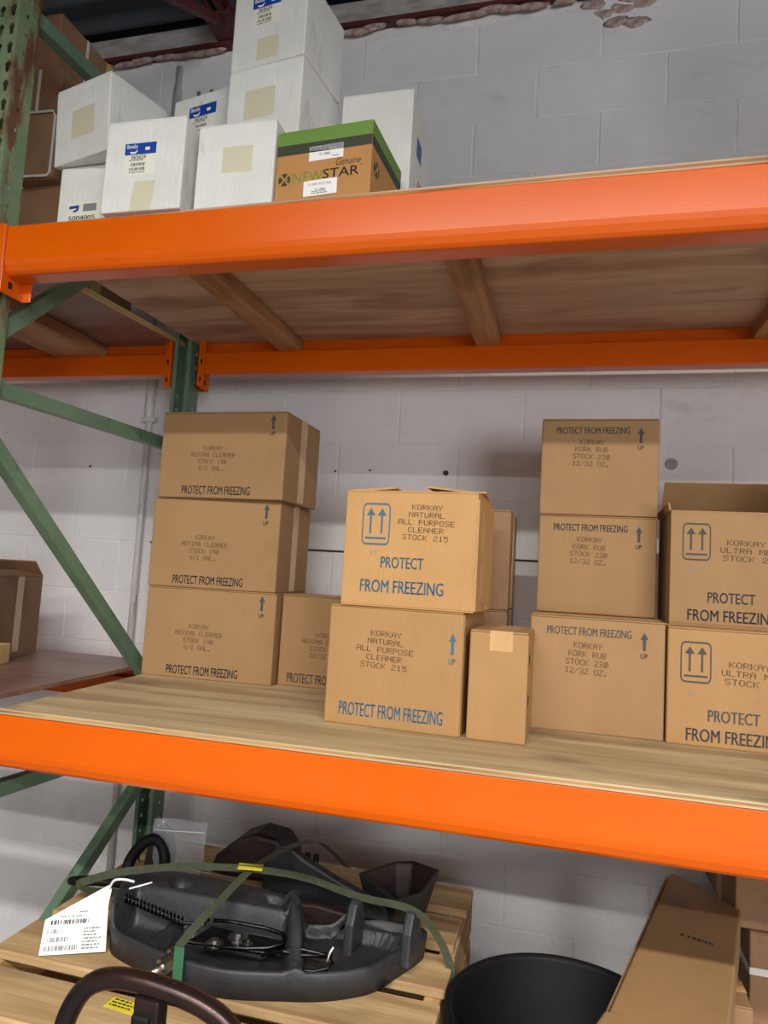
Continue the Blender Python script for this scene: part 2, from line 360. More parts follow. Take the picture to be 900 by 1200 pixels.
# ================================================================== SETTING
BW, CH, XJ, ZA, WY = .4522, .2032, -2.208, 2.2934, 2.51
wall = MB().box((-4.3,WY+.0020,0),(1.9,WY+.2,3.83)).build('wall_back', 'mortar'); struct(wall)
wall['label'] = 'white painted concrete block wall behind the racks'
blk = MB().box((-BW/2+.004,0,-CH/2+.002),(BW/2-.004,.1,CH/2-.002)).mesh('block', 'block')
zi = 0
for k in range(-7, 12):                 # course k lies between joint line k and k+1 (k = 0: joint A)
    zc = ZA - CH*(k+.5)
    if zc < .02: break
    off = 0 if k % 2 else .5            # the course above joint A (k = -1) has joints on XJ + n*BW
    for n in range(-5, 9):
        xc = XJ + BW*(n + (.5 if k % 2 else 0))
        if xc < -4.1 or xc > 1.75: continue
        o = link('block', blk, wall, bevel=.0024, seg=2); o.location = (xc, WY + random.uniform(-.0010,.0005), zc)
for px, pz, rr in ((-.44,1.985,.010),(-.725,1.99,.004),(-.86,1.985,.004),(-1.93,1.985,.005),(.32,2.03,.02),(-1.86,1.42,.006),(-.31,1.66,.004),(-.33,1.76,.004)):
    MB().lathe([(0,0),(rr,0),(rr,.003)], (px,WY-.003,pz), 10, 'y').build('anchor_hole', 'hole' if rr < .015 else 'plaster', wall)
MB().box((-1.62,WY-.0022,ZA-3*CH-.0035),(.22,WY+.003,ZA-3*CH+.0035)).build('open_joint','hole',wall)
# rough top of the wall: ledge, steel angle and lumps of sealant
top = MB().box((-4.3,WY-.035,3.772),(1.9,WY+.2,3.86)).build('trim_1', 'plaster'); struct(top); top['label'] = 'rough plaster ledge along the top of the wall'
ang = MB().box((-4.3,WY-.04,3.756),(1.9,WY+.02,3.773)).build('steel_angle', 'red_steel', top)
def blob(name, m, parent, c, r, seed):
    rn = random.Random(seed); me = bpy.data.meshes.new(name); bm = bmesh.new(); bmesh.ops.create_icosphere(bm, subdivisions=2, radius=1)
    ph = [rn.uniform(0,6) for _ in range(4)]
    for v in bm.verts:
        q = v.co.copy(); k = 1+.25*math.sin(3*q.x+ph[0])*math.sin(3*q.z+ph[1])+.12*math.sin(6*q.y+ph[2])
        v.co = Vector((q.x*r[0]*k, q.y*r[1]*k, q.z*r[2]*k))
    bm.to_mesh(me); bm.free(); me.materials.append(M[m]); me.polygons.foreach_set('use_smooth',[True]*len(me.polygons))
    o = link(name, me, parent); o.location = c; return o
x = -2.7; i = 0
while x < 1.2:
    if not (-1.5 < x < -1.36):
        blob('sealant_lump', 'foam', top, (x, WY-.022, 3.748+random.uniform(-.008,.006)), (random.uniform(.04,.085),.014,random.uniform(.007,.013)), i)
    x += random.uniform(.06,.13); i += 1
for i, (px, pz) in enumerate(((.02,3.73),(.06,3.69),(.10,3.65),(.12,3.70),(.17,3.64),(.2,3.71),(.15,3.74))):
    blob('sealant_lump', 'foam', top, (px, WY+.004, pz), (.045,.012,.022), 50+i)
# roof deck: ribs run along the wall
prof = []; y = 2.72; zr = 3.86; mb = MB(); 
while y > -9:
    prof += [(y,zr),(y-.035,zr+.038),(y-.105,zr+.038),(y-.14,zr)]; y -= .152
pts = [(p[0],p[1]) for p in prof]
vs = []; fs = []
for i, (yy,zz) in enumerate(pts): vs += [(-9,yy,zz),(9,yy,zz)]
for i in range(len(pts)-1): fs.append((2*i,2*i+1,2*i+3,2*i+2))
ceil = MB().add(vs,fs).build('ceiling', 'roof'); struct(ceil); ceil['label'] = 'dark ribbed metal roof deck'
so = ceil.modifiers.new('s','SOLIDIFY'); so.thickness = .004
fl = MB().box((-9,-9,-.1),(9,2.72,0)).build('floor', 'floor'); struct(fl); fl['label'] = 'grey concrete floor under the racks'
# roof joist bearing on the wall
def roof_joist(X, label):
    t = thing('roof_joist', label, 'steel joist', (X,2.45,3.70))
    for s in (-1,1):
        MB().box((s*.034-.018,-8,.115),(s*.034+.018,.05,.121)).build('top_chord', 'red_steel', t)
        MB().box((s*.018-.003,-8,.08),(s*.018+.003,.05,.118)).build('top_chord', 'red_steel', t)
        MB().box((s*.03-.016,-8,-.32),(s*.03+.016,-.75,-.314)).build('bottom_chord', 'red_steel', t)
        MB().box((s*.016-.003,-8,-.318),(s*.016+.003,-.75,-.285)).build('bottom_chord', 'red_steel', t)
    MB().box((-.06,-.12,.072),(.06,.05,.082)).box((-.045,-.10,.082),(-.038,.05,.118)).box((.038,-.10,.082),(.045,.05,.118)).build('bearing_seat', 'red_steel', t)
    y0, up = -.06, True
    P = [(-.06,.085)]; yy = -.75; dn = True
    while yy > -7.5: P.append((yy, -.30 if dn else .10)); dn = not dn; yy -= .45
    for a, b in zip(P[:-1],P[1:]):
        MB().bar((0,a[0],a[1]),(0,b[0],b[1]),.03,.03,(1,0,0)).build('web_bar', 'red_steel', t)
    return t
roof_joist(-1.42, 'dark red open web steel joist under the roof deck')
# conduit on the wall
t = thing('conduit_pipe', 'thin white painted conduit running up the block wall behind the left stack', 'pipe', (-1.66,WY-.018,0))
MB().tube([(-.0,0,.0),(.0,0,1.9),(-.004,0,2.6),(-.004,0,3.7)], .013, 10).build('pipe', 'conduit', t, smooth=True)
MB().tube([(-.003,0,2.16),(-.004,0,2.2),(-.004,0,3.6)], [.0135,.018,.018], 10).build('sleeve', 'conduit', t, smooth=True)
MB().box((-.03,-.016,2.165),(.03,.018,2.185)).build('clamp', 'conduit', t, bevel=.003)
# ================================================================== RACK
YF, YR = 1.365, 2.279                    # outer faces of the front and rear posts
def plate_with_holes(mb, wd, H, pitch, cols, hole, fn, z0=0):
    n = int(H/pitch); cw = wd/len(cols) if cols else wd
    for i in range(n):
        zc = z0 + (i+.5)*pitch
        for ci in range(len(cols)):
            xc = -wd/2 + (ci+.5)*cw; hx = cols[ci]
            a, b = cw/2, pitch/2
            out = [(-a,-b),(0,-b),(a,-b),(a,0),(a,b),(0,b),(-a,b),(-a,0)]
            vs = [fn(xc+p[0], zc+p[1]) for p in out] + [fn(hx+p[0], zc+p[1]) for p in hole]
            mb.add(vs, [(k,(k+1)%8,8+(k+1)%8,8+k) for k in range(8)])
TEAR = [(-.0055,-.015),(0,-.0165),(.0055,-.015),(.0065,-.002),(.0095,.007),(0,.0165),(-.0095,.007),(-.0065,-.002)]
SQ = [(-.0045,-.0055),(0,-.0055),(.0045,-.0055),(.0045,0),(.0045,.0055),(0,.0055),(-.0045,.0055),(-.0045,0)]
PW, PD, PH = .066, .068, 3.36
def post_mesh(m):
    mb = MB()
    plate_with_holes(mb, PW, PH, .0508, (-.0165,.0165), TEAR, lambda x, z: (x,0,z))
    for s in (-1,1):
        plate_with_holes(mb, PD, PH, .0508, (-.006,), SQ, lambda y, z, s=s: (s*PW/2, PD/2+y, z))
        mb.add([(s*PW/2,PD,0),(s*(PW/2-.014),PD,0),(s*(PW/2-.014),PD,PH-.0042),(s*PW/2,PD,PH-.0042)], [(0,1,2,3)])
    return mb.mesh('post', m)
pm_g, pm_r = post_mesh('green'), post_mesh('green_rust')
def upright(Xf, Xr, label, rusty=True):
    t = thing('upright_frame', label, 'rack frame', (Xf,YF,0), group='upright frames')
    D = YR-YF; dx = Xr-Xf
    for me, loc, rz in ((pm_r if rusty else pm_g,(0,0,0),0),(pm_g,(dx,D,0),180)):
        o = link('post', me, t); o.location = loc; o.rotation_euler = (0,0,R(rz))
        s = o.modifiers.new('s','SOLIDIFY'); s.thickness = .0022; s.offset = 0
        fp = MB().box((-.07,-.03,0),(.07,.11,.008)).build('foot_plate', 'green', t); fp.location = loc; fp.rotation_euler = (0,0,R(rz))
    def br(y0,z0,y1,z1):
        p = Vector((dx*y0/D,y0,z0)); q = Vector((dx*y1/D,y1,z1)); d = (q-p).normalized(); n = Vector((1,0,0)); u = n.cross(d).normalized()
        mb = MB()                       # C channel brace, web facing the bay
        for a0,a1,b0,b1 in ((-.019,.019,.013,.016),(-.019,-.016,-.016,.013),(.016,.019,-.016,.013)):
            vs = []
            for c in (p,q):
                for a,b in ((a0,b0),(a1,b0),(a1,b1),(a0,b1)): vs.append(c+u*a+n*b)
            mb.add(vs, ((0,1,2,3),(7,6,5,4),(0,4,5,1),(1,5,6,2),(2,6,7,3),(3,7,4,0)))
        mb.build('brace', 'green', t)
    i0, i1 = .03, D-.03
    for z in (.15,1.0,2.015,3.012): br(i0,z,i1,z)
    br(.03,1.93,i1-.0,1.12+.02); br(.04,2.13,i1,2.93); br(.04,.25,i1,.93)
    return t
upright(-1.418,-1.362,'green punched steel upright frame at the left end of the stocked bay')
upright(1.105,1.105,'green punched steel upright frame past the right end of the stocked bay', False)
upright(-3.95,-3.95,'green punched steel upright frame past the left end of the neighbouring bay', False)
def beam(label, x0, x1, rear, ztop, h=.12, x0f=None):
    """step beam hooked onto the posts: x0..x1 between post sides"""
    s = -1 if rear else 1; yo = YR if rear else YF
    t = thing('shelf_beam', label, 'rack beam', ((x0+x1)/2,yo,ztop-h), group='orange shelf beams')
    L = (x1-x0)/2
    prof = [(0,h),(.043,h),(.043,h-.043),(.069,h-.043),(.069,0),(.016,0),(.008,.008),(.002,.022),(0,.034)]
    mb = MB().prism(prof, -L, L, lambda p, a: (a, s*p[0], p[1]))
    mb.build('rail', 'orange', t, bevel=.0035, seg=3)
    for e in (-1,1):
        xe = e*L
        mb = MB(); xa, xb = sorted((xe, xe+e*.004)); ya, yb = sorted((-s*.003, s*.074))
        mb.box((xa,ya,-.045),(xb,yb,h+.004))                                   # end plate
        xa, xb = sorted((xe, xe+e*.046)); ya, yb = sorted((-s*.007,-s*.003)); mb.box((xa,ya,-.045),(xb,yb,h+.004))   # leg over the post face
        xa, xb = sorted((xe-e*.022, xe+e*.004)); ya, yb = sorted((s*.0705, s*.0745)); mb.box((xa,ya,-.045),(xb,yb,h+.002)) # inner lip
        c = mb.build('connector', 'orange', t, bevel=.001, seg=1)
        for z in (-.02,.045):
            xa, xb = sorted((xe-e*.0004, xe-e*.0012)); ya, yb = sorted((s*.02,s*.032)); MB().box((xa,ya,z-.008),(xb,yb,z+.008)).build('slot','slot',c)
            xa, xb = sorted((xe-e*.013, xe-e*.006)); ya, yb = sorted((s*.0746,s*.0752)); MB().box((xa,ya,z-.008),(xb,yb,z+.008)).build('slot','slot',c)
        for z in (-.022,.02,.07):
            xa, xb = sorted((xe+e*.014, xe+e*.03)); MB().box((xa,-s*.0075 if s>0 else .007,z-.006),(xb,-.007 if s>0 else .0075,z+.006)).build('slot','slot',c)
    return t
XA, XB = -1.348, 1.065
Z1, Z2 = 1.2455, 2.397
beam('bright orange front beam under the plywood shelf with the stacked cartons', XA, XB, False, Z1)
beam('orange front beam of the upper shelf below the white boxes', XA, XB, False, Z2)
beam('orange rear beam of the upper shelf carrying the wooden crosspieces, right of the green post', XA+.058, XB, True, Z2)
beam('orange rear beam hidden behind the lower shelf cartons', XA+.058, XB, True, Z1)
beam('orange rear beam of the upper shelf left of the green post', -3.91, -1.405, True, Z2)
beam('orange rear beam seen through the gap left of the plywood shelf', -3.91, -1.405, True, Z1)
beam('orange front beam of the neighbouring upper shelf left of the rusty post', -3.91, -1.462, False, Z2)
beam('orange front beam of the neighbouring lower shelf left of the rusty post', -3.91, -1.462, False, Z1)
def deck(label, poly, z0, z1, m, group='plywood shelf decks'):
    cx = sum(p[0] for p in poly)/4; cy = sum(p[1] for p in poly)/4
    t = thing('plywood_deck', label, 'shelf board', (cx,cy,z0), group=group); n = 3; th = (z1-z0)/3
    for i, mm in enumerate((m,'ply_edge',m)):
        MB().prism([(p[0]-cx,p[1]-cy) for p in poly], i*th, (i+1)*th, lambda p, a: (p[0],p[1],a)).build('veneer', mm, t, bevel=.0007, seg=1)
    return t
deck('tan plywood deck under the stacked brown cartons', [(-1.222,YF-.004),(1.06,YF-.004),(1.06,2.28),(-1.285,2.28)], Z1, Z1+.0125, 'ply_tan')
deck('brown plywood deck of the upper shelf below the white boxes', [(-1.352,YF+.028),(1.06,YF-.012),(1.06,2.279),(-1.325,2.279)], Z2, Z2+.015, 'ply_brown')
deck('dark reddish plywood deck in the neighbouring bay under the brown box at left', [(-3.9,YF+.02),(-1.342,YF+.09),(-1.389,2.279),(-3.9,2.279)], Z1, Z1+.0125, 'ply_red')
dk = deck('dark reddish plywood deck of the upper shelf left of the green post', [(-3.9,YF+.002),(-1.465,YF+.002),(-1.398,2.279),(-3.9,2.279)], Z2, Z2+.015, 'ply_red')
MB().bar((-1.459,YF+.05,Z2+.0085),(-1.394,2.27,Z2+.0085),.008,.0165).build('edge_strip','pale_edge',dk).matrix_parent_inverse = Matrix.Translation(-dk.location)
def joist(X0, X1, label, m='joist', skew=0):
    a, b = YF+.046, YR-.046; z0 = Z2-.043
    o = MB().box((-(X1-X0)/2,-(b-a)/2,0),((X1-X0)/2,(b-a)/2,.041)).build('wood_crosspiece', m, bevel=.003)
    o.location = ((X0+X1)/2,(a+b)/2,z0); o.rotation_euler = (0,0,skew)
    return tag(o, label, 'wood board', 'wooden crosspieces under the upper shelf')
joist(-.990,-.912,'wooden crosspiece under the upper shelf nearest the green post')
joist(-.312,-.234,'wooden crosspiece under the upper shelf above the center cartons')
joist(.498,.58,'wooden crosspiece under the upper shelf at the right edge of the photo')
joist(-1.90,-1.69,'wide wooden crosspiece under the upper shelf left of the green post')
# ================================================================== CARTONS ON THE MIDDLE SHELF
ZD = Z1+.0125
PFF = 'PROTECT FROM FREEZING'
g = 'cleaner cartons stacked at the left'
AEX = ['KORKAY','AEXING CLEANER','STOCK 190','6/1 GAL.']
def left_print(t, w, d, h):
    F = Face(t, w, d, h)
    F.text(PFF, .085, .012, .235, .026); F.arrow(.372, h-.055, .02, .045); F.dots(AEX, .105, .088, .155, .078, -1)
zb = ZD
for lab, X, Y, yw, d, h in (('bottom brown carton of the three in the left stack',-1.268,1.975,2.0,.29,.273),
                         ('middle brown carton of the three in the left stack',-1.281,1.99,2.0,.285,.279),
                         ('top brown carton of the three in the left stack, beside the green post',-1.268,1.982,-.8,.285,.273)):
    t = carton('carton', lab, X, Y, zb, yw, .427, d, h, group=g); left_print(t, .427, d, h); zb += h+.0005
t = carton('carton', 'brown carton partly hidden between the left stack and the center cartons', -.838,2.03,ZD,0,.31,.23,.272, group='cartons on the middle shelf')
F = Face(t,.31,.23,.272); F.text(PFF,.03,.012,.235,.028); F.dots(['KORKAY','AEXING CLEANER','STOCK 190','12/32 OZ.'],.07,.09,.15,.075,-1); F.arrow(.27,.21,.018,.042)
# centre pair
t = carton('carton', 'lower center brown carton with a small blue up arrow at its right', -.539,1.60,ZD,-2.5,.318,.29,.272,'kraft_mid', group='center cleaner cartons', tape=False)
F = Face(t,.318,.29,.272); NAT = ['KORKAY','NATURAL','ALL PURPOSE','CLEANER','STOCK 215']
F.text(PFF,.036,.022,.245,.030,'ink_blue'); F.arrow(.287,.178,.017,.048,'ink_blue'); F.dots(NAT,.07,.135,.135,.085,-2)
MB().box((.159,-.14,.0),(.1605,-.02,.268)).build('corner_flap','kraft_mid',t)
t = carton('carton', 'upper center brown carton with a blue two arrow symbol and lifted top flap', -.513,1.594,ZD+.2725,-1.9,.312,.24,.266,'kraft_warm', group='center cleaner cartons',
           opened=(('l',4,.12),('r',6,.12),('f',1,.115),('b',9,.115)))
F = Face(t,.312,.24,.266); F.symbol(.042,.142,.068,.098); F.dots(NAT,.128,.158,.132,.082,-1.5)
F.text('PROTECT',.092,.090,.102,.026,'ink_blue'); F.text('FROM FREEZING',.045,.033,.198,.029,'ink_blue'); F.text('57',.065,.118,.016,.010,'grey_ink',0)
fl = MB().prism([(-.118,0),(-.04,0),(-.03,.012),(.05,.012),(.055,0),(.118,.0),(.118,.25),(-.118,.25)], 0,.004, lambda p,a:(.156+a,p[0],p[1]+.004)).build('side_flap','kraft_warm',t)
MB().box((.1602,-.06,.03),(.1606,-.02,.11)).build('tape','tape',t); MB().box((.1602,-.06,.14),(.1606,-.02,.23)).build('tape','tape',t)
zb = ZD
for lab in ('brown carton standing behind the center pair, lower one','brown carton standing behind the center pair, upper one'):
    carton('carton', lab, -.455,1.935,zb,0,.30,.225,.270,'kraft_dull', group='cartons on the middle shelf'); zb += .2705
# narrow carton
t = carton('carton', 'plain narrow brown carton standing right of the lower center carton', -.206,1.586,ZD,-.8,.128,.235,.238,'kraft_mid', group='cartons on the middle shelf', tape=False)
MB().box((-.02,-.1179,.195),(.03,-.1175,.2385)).build('tape','tape',t); MB().box((-.02,-.1175,.238),(.03,.117,.2385)).build('tape','tape',t)
F = Face(t,.128,.235,.238,'side')
for v in (.075,.165): F.put(flat_mesh([[(0,0),(1,.35),(1,.75),(0,1)]],'black_ink','vent_mark'),.03,v,.03,.028,'vent_mark')
# right stack
KR = ['KORKAY','KORK RUB','STOCK 230','12/32 OZ.']
def right_print(t, w, d, h):
    F = Face(t,w,d,h); F.text(PFF,.040,h-.043,.195,.019); F.arrow(.255,h-.068,.018,.042); F.dots(KR,.085,h-.132,.098,.074,-2)
g = 'quart cartons in the right stack'
t = carton('carton','bottom brown carton of the right stack, standing forward of the two above',-.086,1.788,ZD,1.2,.311,.228,.272,group=g); right_print(t,.311,.228,.272)
carton('carton','brown carton hidden behind the bottom one of the right stack',-.084,2.028,ZD,0,.311,.228,.272,group=g)
t = carton('carton','middle brown carton of the right stack',-.084,2.024,ZD+.2725,-.4,.310,.228,.269,group=g); right_print(t,.31,.228,.269)
t = carton('carton','top brown carton of the right stack, highest box right of center',-.085,2.018,ZD+.542,-.3,.311,.228,.270,group=g); right_print(t,.311,.228,.270)
# far right pair
def ultra(t, w, d, h, v=0):
    F = Face(t,w,d,h); F.symbol(.028,h-.125,.066,.094,'ink'); F.dots(['KORKAY','ULTRA ME','STOCK 2'],.115,h-.122,.115,.052,-1.5)
    F.text('PROTECT',.088,.058,.108,.026); F.text('FROM FREEZING',.042,.012,.205,.028); F.text('57',.045,h-.155,.016,.010,'grey_ink',0)
g = 'cartons cut by the right edge'
t = carton('carton','closed brown carton at the right edge under the open one',.228,1.783,ZD,-.5,.312,.30,.266,'kraft_mid',group=g); ultra(t,.312,.30,.266)
t = carton('carton','open topped brown carton at the right edge with dark raised flaps',.247,1.92,ZD+.2665,-1.1,.312,.29,.286,'kraft',group=g,
           opened=(('f',182,.001),('b',44,.14),('l',100,.02),('r',80,.10))); ultra(t,.312,.29,.286)
# left neighbouring bay
t = carton('carton','brown open carton alone on the dark deck at the left edge',-2.021,1.777,ZD,18.8,.30,.35,.272,'kraft_dull',group='cartons on the middle shelf',
           opened=(('f',176,.002),('b',35,.09),('l',30,.08),('r',12,.08)))
MB().box((.1502,-.03,.02),(.1506,.02,.272)).build('tape','tape',t)
o = MB().box((-.015,-.05,0),(.015,.05,.062)).build('wood_block','pale_edge',bevel=.003); o.location = (-1.719,1.884,ZD); o.rotation_euler = (0,0,R(18.8)); tag(o,'small pale wood block in front of the carton at the left edge','wood block')
# ================================================================== BOXES ON THE UPPER SHELF
ZU = Z2+.015
def bx_label(F, u, v, s, num='065624', band=True):
    F.patch('label_cream',u,v,.064*s,.062*s,'label')
    if band:
        F.patch('label_blue',u,v+.040*s,.064*s,.022*s,'label_band',lift=.0007)
        F.text('Bendix',u+.004*s,v+.052*s,.022*s,.008*s,'label',.03,lift=.001)
        F.put(flat_mesh([[(0,.4),(.2,.0),(.8,0),(1,.5),(1,.95),(.85,.5),(.6,.35),(.2,.45)]],'label','logo_swoosh'),u+.010*s,v+.042*s,.016*s,.009*s,'logo_swoosh',lift=.001)
        F.patch('label',u+.042*s,v+.047*s,.009*s,.006*s,'label_mark',lift=.001)
    F.text(num,u+.014*s,v+.031*s,.030*s,.008*s,'black_ink',.02,lift=.0008)
    F.put(lines_mesh(1,'grey_ink',3),u+.010*s,v+.026*s,.042*s,.004*s,'small_print',lift=.0008)
    F.put(bars_mesh(16,'black_ink',2),u+.014*s,v+.018*s,.030*s,.006*s,'barcode',lift=.0008)
    F.put(bars_mesh(20,'black_ink',5),u+.012*s,v+.009*s,.032*s,.006*s,'barcode',lift=.0008)
    F.put(lines_mesh(1,'grey_ink',7),u+.012*s,v+.003*s,.044*s,.004*s,'small_print',lift=.0008)
g = 'white parts boxes on the upper shelf'
def wbox(label, X, Y, Z, yaw, w, d, h, lean=(0,0)): return carton('parts_box', label, X, Y, Z, yaw, w, d, h, 'white_card', group=g, tape=False, lean=lean, bev=.003)
t = wbox('front white box with blue striped label, second from the left on the shelf edge',-1.095,1.372,ZU,1.0,.206,.163,.226)
F = Face(t,.206,.163,.226); bx_label(F,.052,.088,1.28); F.put(flat_mesh([[(.0,0),(.85,0),(1,1),(.15,1)]],'tape_old','tape_patch'),.075,.001,.065,.072,'tape_patch',lift=.0003)
t = wbox('front white box with one yellowed tape square, left of the green striped carton',-.864,1.393,ZU,.3,.194,.21,.205)
F = Face(t,.194,.21,.205); F.patch('tape_old',.065,.085,.075,.062,'tape_patch')
t = wbox('lower white box at the left, beneath the leaning white box',-1.328,1.50,ZU,0,.215,.20,.21)
F = Face(t,.215,.20,.21); F.patch('label_cream',.03,.012,.10,.10,'label'); F.put(flat_mesh([[(0,.9),(1,1),(.95,.3),(.6,0),(.35,.2),(.75,.45),(.7,.6),(0,.5)]],'label_blue','logo_swoosh'),.036,.084,.03,.02,'logo_swoosh',lift=.0008)
F.patch('grey_ink',.078,.086,.04,.02,'label_mark',lift=.0008); F.text('5004005',.036,.062,.08,.013,'black_ink',.03,lift=.0008)
F.put(bars_mesh(14,'black_ink',9),.052,.034,.045,.018,'barcode',lift=.0008); F.put(lines_mesh(1,'grey_ink',4),.05,.052,.05,.005,'small_print',lift=.0008)
t = wbox('white box leaning on top of another at the left end of the shelf',-1.350,1.495,ZU+.217,-14,.205,.19,.205,(3,0))
F = Face(t,.205,.19,.205); F.patch('tape_old',.065,.06,.085,.075,'tape_patch')
t = wbox('tall white box with a blue label set back behind the front boxes',-1.075,1.602,ZU,-11,.205,.19,.437)
F = Face(t,.205,.19,.437); bx_label(F,.055,.318,1.4)
t = wbox('white box stacked midway under the topmost box, yellowed tape square on front',-.851,1.487,ZU+.2060,-7.6,.207,.19,.200)
F = Face(t,.207,.19,.200); F.patch('tape_old',.05,.065,.085,.075,'tape_patch')
t = wbox('topmost white box with a blue striped label, cut by the top of the photo',-.851,1.487,ZU+.406,-8.6,.209,.19,.205)
F = Face(t,.209,.19,.205); bx_label(F,.055,.102,1.25,'065624'); F.patch('tape_old',.075,.015,.06,.055,'tape_patch')
t = wbox('tall white box behind the green striped carton, rightmost white box',-.600,1.622,ZU,0,.187,.21,.41)
F = Face(t,.187,.21,.41,'side'); F.put(flat_mesh([rect(0,.5,.9,1)],'label_blue','logo_block'),.06,.22,.06,.10,'logo_block'); F.put(flat_mesh([rect(0,0,.9,.35),rect(.2,.4,1,.5)],'red_ink','red_mark'),.085,.18,.04,.08,'red_mark')
F.put(lines_mesh(5,'grey_ink',8),.09,.05,.05,.10,'small_print')
# green striped carton
nw, nd, nh = .228, .206, .173
t = carton('striped_carton','brown carton with green stripe and NEWSTAR lettering on the upper shelf edge',-.667,1.401,ZU,-3.6,nw,nd,nh,'ns_kraft',tape=False,bev=.002)
for F, W in ((Face(t,nw,nd,nh),nw),(Face(t,nw,nd,nh,'side'),nd)):
    F.patch('ns_green',.0005,nh-.034,W-.001,.032,'printed_band'); F.patch('ns_dark',.0005,nh-.058,W-.001,.024,'printed_band')
def emblem(F,u,v,s,sx=1):
    P = [[(.5+.5*math.cos(2*math.pi*k/20),.5+.5*math.sin(2*math.pi*k/20)) for k in range(20)]]
    F.put(flat_mesh(P,'ns_dark','emblem_disc'),u,v,s*sx,s,'emblem_disc')
    F.put(flat_mesh([[(.05,.12),(.2,.0),(.5,.42),(.8,0),(.95,.12),(.6,.5),(.95,.88),(.8,1),(.5,.58),(.2,1),(.05,.88),(.4,.5)]],'ns_kraft','emblem_cross'),u+.04*s*sx,v+.04*s,s*.92*sx,s*.92,'emblem_cross',lift=.0009)
    F.put(flat_mesh([[(.0,.0),(1,.3),(.7,.6),(.4,.9)]],'ns_green','emblem_leaf'),u+.5*s*sx,v+.3*s,s*.35*sx,s*.4,'emblem_leaf',lift=.0011)
F = Face(t,nw,nd,nh); emblem(F,.008,.043,.030)
F.text('NEW',.044,.047,.072,.024,'ns_green',.0); F.text('STAR',.116,.050,.085,.0215,'ns_dark',.02); F.text('TM',.203,.071,.006,.003,'ns_dark',0)
F.text('Genuine',.146,.0765,.058,.0165,'ns_dark',0,.25)
F.patch('label',.080,.094,.082,.034,'label',1); F.put(lines_mesh(1,'grey_ink',11),.085,.117,.055,.006,'small_print',lift=.0008); F.text('S-11860',.105,.105,.026,.006,'black_ink',.0,lift=.0008); F.put(lines_mesh(1,'grey_ink',5),.135,.098,.02,.004,'small_print',lift=.0008)
F.patch('label',.072,.012,.080,.036,'label',1,.0009); F.text('NEWSTAR',.092,.036,.046,.006,'grey_ink',.0,lift=.0013); emblem(F,.082,.036,.006)
F.text('S-11860',.100,.024,.024,.005,'black_ink',.0,lift=.0013); F.put(lines_mesh(2,'grey_ink',5),.092,.015,.040,.008,'small_print',lift=.0013)
F = Face(t,nw,nd,nh,'side'); emblem(F,.016,.058,.034,1.1)
# brown cartons in the neighbouring bay, upper shelf
g = 'brown cartons behind the rusty post'
def ustrap(t, w, d, h, x, th=.012):
    MB().box((x-th/2,-d/2-.0015,-.0),(x+th/2,-d/2-.0003,h+.0015)).box((x-th/2,-d/2-.0015,h+.0003),(x+th/2,d/2+.0015,h+.0015)).build('strap','white_strap',t)
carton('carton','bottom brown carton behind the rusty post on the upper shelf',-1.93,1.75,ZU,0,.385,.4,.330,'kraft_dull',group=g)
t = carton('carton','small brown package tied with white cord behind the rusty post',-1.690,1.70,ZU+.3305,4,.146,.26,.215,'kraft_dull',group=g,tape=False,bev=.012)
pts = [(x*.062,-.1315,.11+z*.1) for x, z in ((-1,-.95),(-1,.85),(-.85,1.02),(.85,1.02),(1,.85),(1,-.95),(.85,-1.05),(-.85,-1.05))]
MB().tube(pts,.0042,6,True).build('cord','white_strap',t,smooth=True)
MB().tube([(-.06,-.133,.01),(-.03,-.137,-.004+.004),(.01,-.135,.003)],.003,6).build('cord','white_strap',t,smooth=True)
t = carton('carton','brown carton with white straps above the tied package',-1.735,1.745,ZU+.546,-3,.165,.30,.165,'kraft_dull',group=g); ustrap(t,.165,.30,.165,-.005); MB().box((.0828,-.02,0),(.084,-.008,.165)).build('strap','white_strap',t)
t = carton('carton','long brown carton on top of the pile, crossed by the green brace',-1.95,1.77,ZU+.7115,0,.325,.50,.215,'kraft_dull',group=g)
MB().box((.1628,-.13,0),(.164,-.118,.215)).build('strap','white_strap',t)
# ================================================================== BELOW THE SHELF
# pallets
PX0, PX1, PY0, PY1 = -1.262, -.24, .995, 2.197
tb = MB().box((-.511,-.075,0),(.511,.075,.022)).mesh('deck_board','pallet')
sb = MB().box((-.019,-.6,0),(.019,.6,.1)).mesh('stringer','palletd')
for i in range(5):
    lab = ['lowest wooden pallet of the stack under the black casting','second wooden pallet from the bottom of the stack','middle wooden pallet of the stack','second wooden pallet from the top of the stack','top wooden pallet carrying the strapped black casting'][i]
    t = thing('wooden_pallet', lab, 'pallet', ((PX0+PX1)/2,(PY0+PY1)/2,i*.14), group='stacked wooden pallets')
    for k in range(6):
        o = link('deck_board',tb,t,.004,1); o.location = (random.uniform(-.006,.006) if i<4 or k!=5 else 0, 1.25+.075+.199*(k-1)-(PY0+PY1)/2, .118)
    for k in range(3):
        o = link('deck_board',tb,t,.003,1); o.location = ((0,-.52,.018)); o.location = (0,(-.52,0,.52)[k],0); o.scale = (1,.62,.8)
    for x in (-.49,0,.49):
        o = link('stringer',sb,t,.003,1); o.location = (x,0,.018)
o = MB().box((0,0,0),(.075,.035,.0006)).build('pallet_label','yellow'); o.location = (-.885,1.348,.7003); o.rotation_euler = (0,0,R(-4)); tag(o,'small yellow label stuck on the top pallet boards','label')
link('printed_lettering',lines_mesh(3,'black_ink',21),o).matrix_local = Matrix.Translation((.006,.004,.0009)) @ Matrix.Rotation(R(-90),4,'X') @ Matrix.Diagonal((.062,1,.028,1))
